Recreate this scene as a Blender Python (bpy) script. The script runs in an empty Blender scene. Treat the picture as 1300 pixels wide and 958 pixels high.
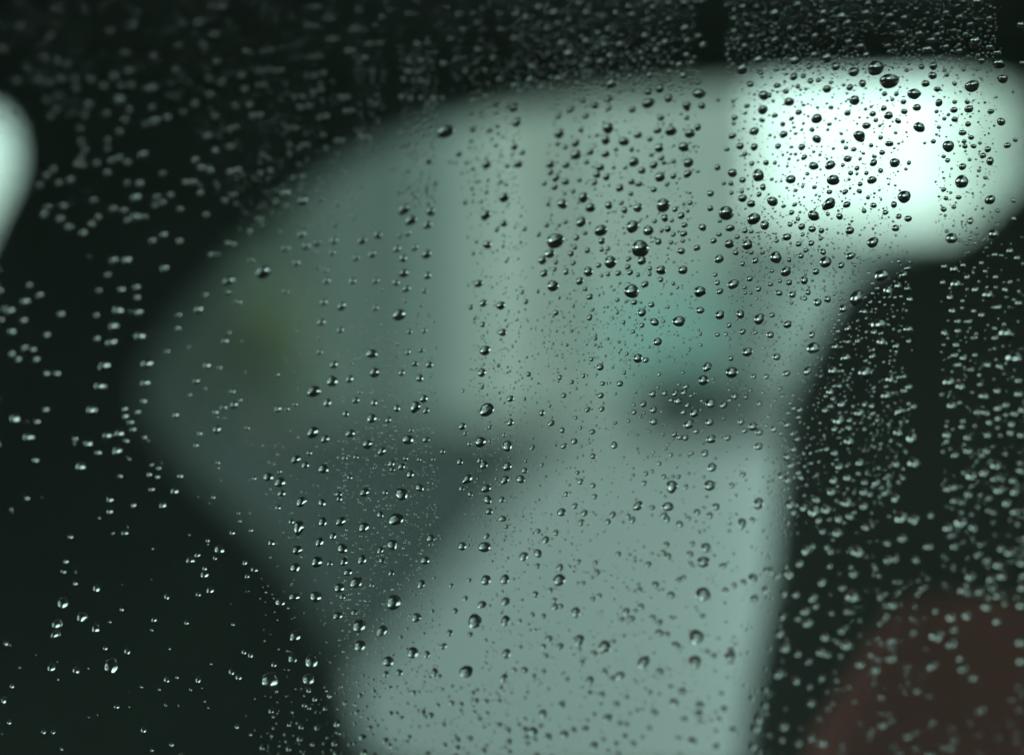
import bpy, bmesh, math, random
from mathutils import Vector, Matrix

# ---------------------------------------------------------------- camera, sky, sun, exposure
scene = bpy.context.scene
CZ = 1.2                                   # camera height
F = 650 / math.tan(math.radians(12.5))     # focal length in photo pixels (photo 1300 x 958)
cam_d = bpy.data.cameras.new("camera")
cam_d.sensor_width = 36.0
cam_d.lens = 18.0 / math.tan(math.radians(12.5))
cam_d.clip_start = 0.01
cam_d.clip_end = 3000
cam_d.dof.use_dof = True
cam_d.dof.focus_distance = 0.45
cam_d.dof.aperture_fstop = 5.2
cam = bpy.data.objects.new("camera", cam_d)
cam.location = (0, 0, CZ)
cam.rotation_euler = (math.radians(90), 0, 0)
scene.collection.objects.link(cam)
scene.camera = cam

SUN_AZ, SUN_EL = 88.0, 46.0               # degrees, azimuth clockwise from the view
w = bpy.data.worlds.new("World")
scene.world = w
w.use_nodes = True
nt = w.node_tree
bg = nt.nodes["Background"]
sky = nt.nodes.new("ShaderNodeTexSky")
sky.sky_type = 'NISHITA'
sky.sun_disc = False
sky.sun_elevation = math.radians(SUN_EL)
sky.sun_rotation = math.radians(SUN_AZ)
sky.air_density = 1.0
sky.dust_density = 4.0
sky.ozone_density = 1.0
hs = nt.nodes.new("ShaderNodeHueSaturation")       # overcast: the blue is mostly washed out
hs.inputs["Saturation"].default_value = 0.22
nt.links.new(sky.outputs[0], hs.inputs["Color"])
nt.links.new(hs.outputs[0], bg.inputs[0])
bg.inputs[1].default_value = 0.10
sun_d = bpy.data.lights.new("sun", 'SUN')
sun_d.energy = 1.3
sun_d.angle = math.radians(15)
sun_d.color = (1, 0.96, 0.9)
sun = bpy.data.objects.new("sun", sun_d)
sd = Vector((math.sin(math.radians(SUN_AZ)) * math.cos(math.radians(SUN_EL)),
             math.cos(math.radians(SUN_AZ)) * math.cos(math.radians(SUN_EL)),
             math.sin(math.radians(SUN_EL))))
sun.rotation_euler = (-sd).to_track_quat('-Z', 'Y').to_euler()
scene.collection.objects.link(sun)

vs = scene.view_settings
vs.view_transform = 'Standard'
vs.look = 'None'
vs.gamma = 1
vs.use_curve_mapping = False
vs.exposure = 2.75
cy = scene.cycles
cy.use_denoising = True
cy.max_bounces = 10
cy.transmission_bounces = 10
cy.transparent_max_bounces = 24
cy.diffuse_bounces = 3
cy.caustics_refractive = False
cy.caustics_reflective = False
cy.sample_clamp_indirect = 10

C = scene.collection

# ---------------------------------------------------------------- helpers
def tag(o, label=None, cat=None, group=None, kind=None):
    for k, v in (("label", label), ("category", cat), ("group", group), ("kind", kind)):
        if v: o[k] = v
    return o

def mesh_obj(name, verts, faces, mat, parent=None, smooth=False):
    me = bpy.data.meshes.new(name)
    me.from_pydata([tuple(v) for v in verts], [], faces)
    me.materials.append(mat)
    if smooth:
        me.polygons.foreach_set("use_smooth", [True] * len(me.polygons))
    bm = bmesh.new(); bm.from_mesh(me)
    bmesh.ops.recalc_face_normals(bm, faces=bm.faces)
    bm.to_mesh(me); bm.free()
    o = bpy.data.objects.new(name, me)
    C.objects.link(o)
    if parent: o.parent = parent
    return o

def empty(name, loc=(0, 0, 0)):
    o = bpy.data.objects.new(name, None)
    o.location = loc
    o.empty_display_size = 0.05
    C.objects.link(o)
    return o

def put(o, parent):                         # parent while keeping world placement
    o.parent = parent
    o.matrix_parent_inverse = Matrix.Translation(-Vector(parent.location))
    return o

def bevel(o, wdt, seg=3):
    m = o.modifiers.new("bevel", 'BEVEL'); m.width = wdt; m.segments = seg; m.limit_method = 'ANGLE'
    for p in o.data.polygons: p.use_smooth = True
    return o

def hexa(name, p8, mat, parent=None):       # 4 bottom + 4 top points
    return mesh_obj(name, p8, [(0, 3, 2, 1), (4, 5, 6, 7), (0, 1, 5, 4), (1, 2, 6, 5), (2, 3, 7, 6), (3, 0, 4, 7)], mat, parent)

def box(name, x0, x1, y0, y1, z0, z1, mat):
    return hexa(name, [(x0, y0, z0), (x1, y0, z0), (x1, y1, z0), (x0, y1, z0), (x0, y0, z1), (x1, y0, z1), (x1, y1, z1), (x0, y1, z1)], mat)

def at(px, py, Y):                          # point at depth Y seen at a photo pixel
    return Vector(((px - 650) / F * Y, Y, CZ - (py - 479) / F * Y))

# car frame: u along the car, v across it (away from the camera), z up
TX, TY, TZ = 0.290, 0.985, -0.443          # the near glass: TX*x + TY*y + TZ*(z - camera height) = 0.45
_h = math.hypot(TX, TY)
U = Vector((TY / _h, -TX / _h, 0)); V = Vector((TX / _h, TY / _h, 0))
def car_pt(u, v, z): return U * u + V * v + Vector((0, 0, z))
def hit(px, py, v):                         # (u, z) where a pixel's ray meets the plane at lateral distance v
    d = at(px, py, 1.0) - Vector((0, 0, CZ))
    t = v / d.dot(V)
    p = d * t
    return p.dot(U), p.z + CZ
def cbox(name, u0, u1, v0, v1, z0, z1, mat):
    return hexa(name, [car_pt(*q) for q in ((u0, v0, z0), (u1, v0, z0), (u1, v1, z0), (u0, v1, z0), (u0, v0, z1), (u1, v0, z1), (u1, v1, z1), (u0, v1, z1))], mat)

# ---------------------------------------------------------------- materials
def mat(name, col, rough=0.8, noise=0.0, scale=8.0, spec=0.3, bump=0.0, coat=0.0):
    m = bpy.data.materials.new(name); m.use_nodes = True
    n = m.node_tree.nodes; l = m.node_tree.links
    b = n["Principled BSDF"]
    b.inputs["Base Color"].default_value = (*col, 1)
    b.inputs["Roughness"].default_value = rough
    b.inputs["Specular IOR Level"].default_value = spec
    if noise or bump:
        tc = n.new("ShaderNodeTexCoord")
        nz = n.new("ShaderNodeTexNoise"); nz.inputs["Scale"].default_value = scale; nz.inputs["Detail"].default_value = 5
        l.new(tc.outputs["Object"], nz.inputs["Vector"])
        if noise:
            mx = n.new("ShaderNodeMix"); mx.data_type = 'RGBA'
            mx.inputs[6].default_value = (*[c * (1 - noise) for c in col], 1)
            mx.inputs[7].default_value = (*[min(1, c * (1 + noise)) for c in col], 1)
            l.new(nz.outputs["Fac"], mx.inputs[0]); l.new(mx.outputs[2], b.inputs["Base Color"])
        if bump:
            bp = n.new("ShaderNodeBump"); bp.inputs["Strength"].default_value = bump
            l.new(nz.outputs["Fac"], bp.inputs["Height"]); l.new(bp.outputs[0], b.inputs["Normal"])
    return m

def glass_sheet(name, tint, veil=0.0):                # tinted window glass: straight-through tint plus mirror reflection
    m = bpy.data.materials.new(name); m.use_nodes = True
    n = m.node_tree.nodes; l = m.node_tree.links
    n.remove(n["Principled BSDF"])
    out = n["Material Output"]
    t = n.new("ShaderNodeBsdfTransparent"); t.inputs[0].default_value = (*tint, 1)
    g = n.new("ShaderNodeBsdfGlossy"); g.inputs["Roughness"].default_value = 0.0
    fr = n.new("ShaderNodeFresnel"); fr.inputs[0].default_value = 1.45
    mx = n.new("ShaderNodeMixShader")
    ge = n.new("ShaderNodeNewGeometry"); sb = n.new("ShaderNodeMath"); sb.operation = 'SUBTRACT'; sb.inputs[0].default_value = 1.0
    ml = n.new("ShaderNodeMath"); ml.operation = 'MULTIPLY'     # the sheet is not refracted, so its far face adds no total reflection
    l.new(ge.outputs["Backfacing"], sb.inputs[1]); l.new(sb.outputs[0], ml.inputs[0]); l.new(fr.outputs[0], ml.inputs[1])
    l.new(ml.outputs[0], mx.inputs[0]); l.new(t.outputs[0], mx.inputs[1]); l.new(g.outputs[0], mx.inputs[2])
    if veil:                                # added haze veil on the inner face, scattering cabin light to lift the darks
        tr = n.new("ShaderNodeBsdfTranslucent"); tr.inputs[0].default_value = (0.70, 0.95, 0.84, 1)
        nz = n.new("ShaderNodeTexNoise"); nz.inputs["Scale"].default_value = 14.0; nz.inputs["Detail"].default_value = 4
        tc = n.new("ShaderNodeTexCoord"); l.new(tc.outputs["Object"], nz.inputs["Vector"])
        mr = n.new("ShaderNodeMapRange"); mr.inputs[3].default_value = veil * 0.6; mr.inputs[4].default_value = veil * 1.4
        l.new(nz.outputs["Fac"], mr.inputs[0])
        mb = n.new("ShaderNodeMath"); mb.operation = 'MULTIPLY'
        l.new(mr.outputs[0], mb.inputs[0]); l.new(ge.outputs["Backfacing"], mb.inputs[1])
        m2 = n.new("ShaderNodeMixShader")
        l.new(mb.outputs[0], m2.inputs[0]); l.new(mx.outputs[0], m2.inputs[1]); l.new(tr.outputs[0], m2.inputs[2])
        l.new(m2.outputs[0], out.inputs[0])
    else:
        l.new(mx.outputs[0], out.inputs[0])
    return m

M_WATER = bpy.data.materials.new("rain_water"); M_WATER.use_nodes = True
_n = M_WATER.node_tree.nodes; _n.remove(_n["Principled BSDF"])
_g = _n.new("ShaderNodeBsdfGlass"); _g.inputs["IOR"].default_value = 1.333; _g.inputs["Roughness"].default_value = 0.0
M_WATER.node_tree.links.new(_g.outputs[0], _n["Material Output"].inputs[0])

M_GLASS = glass_sheet("green_tinted_glass", (0.880, 0.975, 0.938))     # per face
M_WET_GLASS = glass_sheet("veiled_green_tinted_glass", (0.880, 0.975, 0.938), 0.12)
M_TRIM = mat("dark_trim", (0.06, 0.08, 0.072), 0.6, 0.2, 30)
M_FRAME = mat("black_door_frame", (0.014, 0.017, 0.016), 0.9, 0.2, 30, 0.05)
M_LINING = mat("roof_lining_cloth", (0.02, 0.022, 0.021), 0.95, 0.2, 60)
M_PAINT = mat("dark_car_paint", (0.02, 0.024, 0.024), 0.3)
M_SEAT = mat("black_seat_cloth", (0.05, 0.052, 0.046), 0.95, 0.25, 80)
M_RED = mat("dull_red_cloth", (0.46, 0.13, 0.115), 0.95, 0.2, 50)
M_ASPHALT = mat("wet_asphalt", (0.011, 0.013, 0.0135), 0.9, 0.35, 0.5, 0.0)
M_PALE = mat("pale_wet_concrete", (0.026, 0.029, 0.031), 0.36, 0.45, 0.3, 0.5)
M_CONC = mat("grey_concrete", (0.42, 0.42, 0.40), 0.9, 0.2, 2)
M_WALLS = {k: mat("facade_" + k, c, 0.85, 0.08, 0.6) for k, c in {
    "pale": (0.345, 0.352, 0.325), "mid": (0.22, 0.245, 0.233), "sage": (0.10, 0.118, 0.108), "fade_mid": (0.042, 0.056, 0.047), "fade_dark": (0.02, 0.027, 0.023), "low": (0.36, 0.39, 0.37), "white": (0.78, 0.80, 0.78)}.items()}
M_TEAL = mat("teal_paint", (0.25, 0.36, 0.33), 0.6, 0.1, 2)
M_LEAF = mat("dark_leaves", (0.014, 0.022, 0.017), 0.6, 0.3, 3)
M_YLEAF = mat("yellow_green_leaves", (0.06, 0.075, 0.038), 0.6, 0.3, 3)
M_BARK = mat("bark", (0.06, 0.05, 0.04), 0.9, 0.3, 10)

# ---------------------------------------------------------------- the ground and the place beyond the car
g = mesh_obj("ground", [(-900, -200, 0), (900, -200, 0), (900, 1500, 0), (-900, 1500, 0)], [(0, 1, 2, 3)], M_ASPHALT)
tag(g, "dark wet asphalt ground beyond the car, lower left of the view", "ground", kind="structure")
def ground_pt(px, py, z=0.004):
    Y = (CZ) * F / (py - 479); return Vector(((px - 650) / F * Y, Y, z))
VPX = 771
def vline(px868, Y):                        # x at depth Y of a ground line that meets the vanishing point
    py = 479 + CZ * F / Y
    px = VPX + (px868 - VPX) * (py - 479) / 389.0
    return (px - 650) / F * Y
v_, f_ = [], []
for k, Y in enumerate((4.5, 8, 16, 30, 56)):
    v_ += [(vline(485, Y), Y, 0.12), (vline(2000, Y), Y, 0.12), (vline(485, Y), Y, 0.0), (vline(2000, Y), Y, 0.0)]
    if k:
        a = 4 * (k - 1); b = 4 * k
        f_ += [(a, a + 1, b + 1, b), (a, b, b + 2, a + 2), (a + 1, a + 3, b + 3, b + 1)]
f_ += [(0, 2, 3, 1), (16, 17, 19, 18)]
p = mesh_obj("pavement", v_, f_, M_PALE)
tag(p, "pale wet concrete pavement running away beyond the car, blurred", "pavement", kind="structure")

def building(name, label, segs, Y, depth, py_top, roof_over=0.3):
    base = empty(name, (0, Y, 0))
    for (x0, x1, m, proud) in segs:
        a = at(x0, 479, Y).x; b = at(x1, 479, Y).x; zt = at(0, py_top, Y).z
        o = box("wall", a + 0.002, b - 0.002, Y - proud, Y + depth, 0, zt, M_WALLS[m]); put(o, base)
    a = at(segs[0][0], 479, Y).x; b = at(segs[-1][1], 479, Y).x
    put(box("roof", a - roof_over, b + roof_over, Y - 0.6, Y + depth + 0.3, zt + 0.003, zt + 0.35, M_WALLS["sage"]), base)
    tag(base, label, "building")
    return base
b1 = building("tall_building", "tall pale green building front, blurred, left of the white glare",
              [(70, 290, "fade_dark", 0), (290, 395, "fade_mid", 0.03), (395, 535, "sage", 0.05), (535, 598, "mid", 0.1), (598, 700, "pale", 0.4), (700, 716, "sage", 0.0), (716, 965, "pale", 0.3)], 62, 14, -330)  # leftmost walls darken in steps, painting the soft fade toward the pillar
def facade_part(name, x0, x1, y0, y1, m, Y, th):
    a = at(x0, y1, Y); b = at(x1, y0, Y)
    o = box(name, a.x, b.x, Y - th, Y, a.z, b.z, m); put(o, b1); return o
facade_part("shutter", 765, 930, 360, 478, M_TEAL, 61.69, 0.12)["label"] = "teal green shutter low on the pale front"
b2 = building("low_building", "low pale building under the white glare, blurred", [(985, 1318, "low", 0.2)], 60, 10, 305)
b3 = building("added_white_wall", "whitish building front at the right end of the white glare, blurred", [(1325, 1700, "white", 0.2)], 58, 12, -200)  # added only to tone down the right end of the glare

def leaf_clump(name, mat_, parent, centre, rad, n, size, seed):
    rnd = random.Random(seed); vs_, fs_ = [], []
    for i in range(n):
        while True:
            q = Vector((rnd.uniform(-1, 1), rnd.uniform(-1, 1), rnd.uniform(-1, 1)))
            if 0.25 < q.length < 1 + 0.15 * math.sin(5 * q.x + 3 * q.z): break
        c = Vector((q.x * rad[0], q.y * rad[1], q.z * rad[2])) + centre
        a = Vector((rnd.gauss(0, 1), rnd.gauss(0, 1), rnd.gauss(0, 1))).normalized()
        b = a.cross(Vector((rnd.gauss(0, 1), rnd.gauss(0, 1), rnd.gauss(0, 1)))).normalized()
        s = size * rnd.uniform(0.6, 1.4); k = len(vs_)
        vs_ += [c - a * s, c + b * s * 0.5, c + a * s, c - b * s * 0.5]; fs_.append((k, k + 1, k + 2, k + 3))
    me = bpy.data.meshes.new(name); me.from_pydata([tuple(x) for x in vs_], [], fs_); me.materials.append(mat_)
    o = bpy.data.objects.new(name, me); C.objects.link(o); put(o, parent); return o
def trunk(parent, base, h, r, n=8):
    vs_, fs_ = [], []
    for k, (z, rr) in enumerate(((0, r), (h * 0.5, r * 0.75), (h, r * 0.4))):
        for i in range(n):
            t = 2 * math.pi * i / n; vs_.append((base.x + rr * math.cos(t), base.y + rr * math.sin(t), z))
        if k:
            for i in range(n):
                j = (i + 1) % n; fs_.append(((k - 1) * n + i, (k - 1) * n + j, k * n + j, k * n + i))
    put(mesh_obj("trunk", vs_, fs_, M_BARK, None, True), parent)
hb = at(888, 479, 47); hb.z = 0
hedge = empty("dark_shrub", hb)
trunk(hedge, hb, 0.6, 0.08)
leaf_clump("crown", M_LEAF, hedge, hb + Vector((0, 0, 0.60)), (1.3, 0.9, 0.74), 6000, 0.09, 3)
leaf_clump("crown", M_LEAF, hedge, hb + Vector((-0.35, 0, 0.85)), (0.85, 0.6, 0.5), 2600, 0.09, 4)
leaf_clump("crown", M_LEAF, hedge, hb + Vector((1.15, 0, 0.34)), (1.1, 0.7, 0.34), 4000, 0.09, 6)
tag(hedge, "low dark blurred shrub at the far end of the pale pavement", "shrub")
tb = at(345, 479, 40); tb.z = 0
tree = empty("small_tree", tb)
trunk(tree, tb, 1.6, 0.1)
leaf_clump("crown", M_YLEAF, tree, tb + Vector((0, 0, 1.95)), (0.75, 0.7, 0.95), 2500, 0.08, 5)
tag(tree, "yellowish green blurred small tree at middle left", "tree")

# ---------------------------------------------------------------- added unseen shelter: darkens reflections and bounces light into the cabin
cp = empty("added_shelter", (0, 0, 0))
put(box("roof", -6, 6, -4.0, 3.4, 2.60, 2.78, M_CONC), cp)
put(box("wall", -6, 6, -4.3, -4.003, 0, 2.78, M_CONC), cp)
for x in (-5.6, 5.4): put(box("post", x, x + 0.2, 3.0, 3.2, 0, 2.597, M_CONC), cp)
tag(cp, "added unseen concrete shelter shading the parked car", "added_shelter")

# ---------------------------------------------------------------- the car
car = empty("car", tuple(car_pt(0, 1.0, 0)))
tag(car, "dark car cabin behind the rain beaded window", "car")
def gv(z): return (0.45 - TZ * (z - CZ)) / _h      # lateral position of the near glass at height z
U0, U1, Z0, Z1 = -0.72, 0.30, 1.02, 1.40
N_OUT = Vector((-TX, -TY, -TZ)).normalized()
TH = 0.004
def gpt(u, z, off=0.0): return car_pt(u, gv(z), z) + N_OUT * off
pane = hexa("window_glass", [gpt(U0, Z0), gpt(U1, Z0), gpt(U1, Z0, -TH), gpt(U0, Z0, -TH), gpt(U0, Z1), gpt(U1, Z1), gpt(U1, Z1, -TH), gpt(U0, Z1, -TH)], M_WET_GLASS)
pane["label"] = "clear green tinted side window covered with raindrops"
put(pane, car)

def slab_on_glass(name, u0, u1, z0, z1, m):             # frame rail lying round the pane
    o = hexa(name, [gpt(u0, z0, 0.012), gpt(u1, z0, 0.012), gpt(u1, z0, -0.03), gpt(u0, z0, -0.03), gpt(u0, z1, 0.012), gpt(u1, z1, 0.012), gpt(u1, z1, -0.03), gpt(u0, z1, -0.03)], m)
    return put(bevel(o, 0.006), car)
slab_on_glass("window_frame", U0 - 0.05, U0 - 0.001, Z0 - 0.04, Z1 + 0.04, M_TRIM)
slab_on_glass("window_frame", U1 + 0.001, U1 + 0.05, Z0 - 0.04, Z1 + 0.04, M_TRIM)
slab_on_glass("window_frame", U0, U1, Z0 - 0.04, Z0 - 0.001, M_TRIM)
slab_on_glass("window_frame", U0, U1, Z1 + 0.001, Z1 + 0.04, M_TRIM)
zb = Z0 - 0.045
put(bevel(hexa("door", [car_pt(-2.6, 0.28, 0.3), car_pt(1.3, 0.28, 0.3), car_pt(1.3, 0.38, 0.3), car_pt(-2.6, 0.38, 0.3),
                  car_pt(-2.6, gv(zb) - 0.03, zb), car_pt(1.3, gv(zb) - 0.03, zb), car_pt(1.3, gv(zb) + 0.06, zb), car_pt(-2.6, gv(zb) + 0.06, zb)], M_PAINT), 0.02), car)
# near rear quarter beside the pane
put(hexa("rear_panel", [gpt(U1 + 0.055, Z0 - 0.04), gpt(1.3, Z0 - 0.04), gpt(1.3, Z0 - 0.04, -0.04), gpt(U1 + 0.055, Z0 - 0.04, -0.04),
                  gpt(U1 + 0.055, Z1 + 0.04), gpt(1.15, Z1 + 0.04), gpt(1.15, Z1 + 0.04, -0.04), gpt(U1 + 0.055, Z1 + 0.04, -0.04)], M_PAINT), car)
VF = 1.75                                               # far side of the cabin
put(bevel(cbox("roof", -1.85, 1.20, gv(Z1 + 0.04) + 0.0, VF + 0.05, 1.462, 1.53, M_LINING), 0.02), car)
put(cbox("floor", -2.4, 1.3, 0.40, VF - 0.03, 0.28, 0.33, M_TRIM), car)

def panel_with_holes(name, outer, holes, v, thick, m, bev=0.006):
    cu = bpy.data.curves.new(name, 'CURVE'); cu.dimensions = '2D'; cu.fill_mode = 'BOTH'
    cu.extrude = thick / 2; cu.bevel_depth = bev; cu.offset = -bev; cu.bevel_resolution = 2
    for poly in [outer] + holes:
        s = cu.splines.new('POLY'); s.points.add(len(poly) - 1); s.use_cyclic_u = True
        for q, (a, b) in zip(s.points, poly): q.co = (a, b, 0, 1)
    tmp = bpy.data.objects.new(name, cu); C.objects.link(tmp)
    dg = bpy.context.evaluated_depsgraph_get(); dg.update()
    me = bpy.data.meshes.new_from_object(tmp.evaluated_get(dg))
    bpy.data.objects.remove(tmp)
    for vx in me.vertices:
        vx.co = car_pt(vx.co.x, v + vx.co.z, vx.co.y)
    me.materials.clear(); me.materials.append(m)
    bm = bmesh.new(); bm.from_mesh(me); bmesh.ops.remove_doubles(bm, verts=bm.verts, dist=1e-5)
    bmesh.ops.recalc_face_normals(bm, faces=bm.faces); bm.to_mesh(me); bm.free()
    o = bpy.data.objects.new(name, me); C.objects.link(o)
    return put(o, car)

def smooth_poly(pts, it=2):                             # corner cutting
    for _ in range(it):
        q = []
        for i in range(len(pts)):
            a = pts[i]; b = pts[(i + 1) % len(pts)]
            q += [(a[0] * .75 + b[0] * .25, a[1] * .75 + b[1] * .25), (a[0] * .25 + b[0] * .75, a[1] * .25 + b[1] * .75)]
        pts = q
    return pts
main = [(520, 168), (620, 148), (720, 130), (860, 117), (975, 110), (1100, 106), (1288, 104), (1298, 150), (1298, 500), (1298, 985), (760, 985), (470, 985),
        (445, 860), (390, 755), (320, 670), (235, 590), (170, 510), (200, 440), (270, 355), (350, 278), (435, 210)]
left = [(-800, 150), (-60, 142), (-4, 145), (14, 180), (14, 220), (-14, 275), (-60, 380), (-140, 510), (-300, 620), (-800, 640)]
rear = [(1390, 110), (1900, 150), (2000, 330), (1960, 500), (1400, 520)]
hole = lambda P: smooth_poly([hit(x, y, VF) for x, y in P])
outer = [(-2.6, 0.30), (1.3, 0.30), (1.3, 1.0), (1.1, 1.475), (-1.92, 1.475), (-2.6, 1.0)]
fd = panel_with_holes("far_door", outer, [hole(main), hole(left), hole(rear)], VF, 0.005, M_FRAME, 0.001)
fd["label"] = "dark inner side of the far doors with blurred window openings"
fp = cbox("window_glass", -2.0, 1.2, VF - 0.003, VF + 0.001, 0.80, 1.448, M_GLASS); put(fp, car)
# windscreen end (left) and tail end (right)
def end_pane(name, u0, z0, u1, z1, va, vb, m, th=0.005):
    a = car_pt(u0, va, z0); b = car_pt(u0, vb, z0); c = car_pt(u1, vb, z1); d = car_pt(u1, va, z1)
    n = (b - a).cross(d - a).normalized() * th
    return put(hexa(name, [a, b, b + n, a + n, d, c, c + n, d + n], m), car)
end_pane("windscreen", -2.55, 1.0, -1.87, 1.46, 0.60, VF - 0.06, M_GLASS)
put(bevel(cbox("dashboard", -2.65, -2.1, 0.45, VF - 0.04, 0.35, 0.97, M_TRIM), 0.05), car)
end_pane("windscreen_pillar", -2.50, 1.0, -1.84, 1.46, 0.46, 0.58, M_TRIM, 0.05)
end_pane("rear_window", 1.35, 1.0, 1.18, 1.46, 0.62, VF - 0.06, M_GLASS)
put(cbox("rear_shelf", 1.15, 1.4, 0.45, VF - 0.04, 0.35, 0.97, M_TRIM), car)

# seat: backrest silhouette at the right, cushion and headrest
VS = 1.05
seat_out = [(x - 18, y) for x, y in [(1010, 1500), (945, 1050), (962, 880), (988, 760), (998, 640), (1004, 560), (1022, 480), (1062, 400), (1105, 345), (1160, 322), (1240, 302), (1288, 255), (1330, 215),
            (1400, 200), (1440, 260), (1450, 420), (1470, 1000), (1480, 1500)]]
bk = panel_with_holes("seat", smooth_poly([hit(x, y, VS) for x, y in seat_out], 2), [], VS + 0.16, 0.30, M_SEAT, 0.03)
bk["label"] = "black seat back at the right behind the glass"
u_s = hit(1250, 1500, VS)
sc_ = bevel(cbox("seat_cushion", u_s[0] - 0.55, u_s[0] + 0.05, 0.55, 1.45, 0.45, 0.70, M_SEAT), 0.06); put(sc_, car)
hr = hit(1460, 150, VS)
hd = bevel(cbox("headrest", hr[0] - 0.03, hr[0] + 0.07, VS + 0.03, VS + 0.29, hr[1] + 0.01, hr[1] + 0.13, M_SEAT), 0.03); put(hd, car)

# dull red cushion standing in front of the seat
uc, zc = hit(1290, 1010, 0.80)
bm = bmesh.new(); bmesh.ops.create_uvsphere(bm, u_segments=32, v_segments=20, radius=1)
zbase = 0.703; ztop = hit(1215, 748, 0.80)[1]
hz = (ztop - zbase) / 2
for vx in bm.verts:
    x, y, z = vx.co
    pw = lambda t, e: math.copysign(abs(t) ** e, t)
    q = car_pt(uc + 0.08 * pw(x, 0.6), 0.80 + 0.05 * pw(y, 1.1) + 0.03 * x, zbase + hz + hz * pw(z, 0.75))
    vx.co = q + Vector((0, 0, 0.004 * math.sin(9 * x + 4 * z)))
me = bpy.data.meshes.new("cushion"); bm.to_mesh(me); bm.free(); me.materials.append(M_RED)
me.polygons.foreach_set("use_smooth", [True] * len(me.polygons))
cu_o = bpy.data.objects.new("cushion", me); C.objects.link(cu_o)
tag(cu_o, "dull dark red rounded cushion in front of the black seat, bottom right", "cushion")

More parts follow.
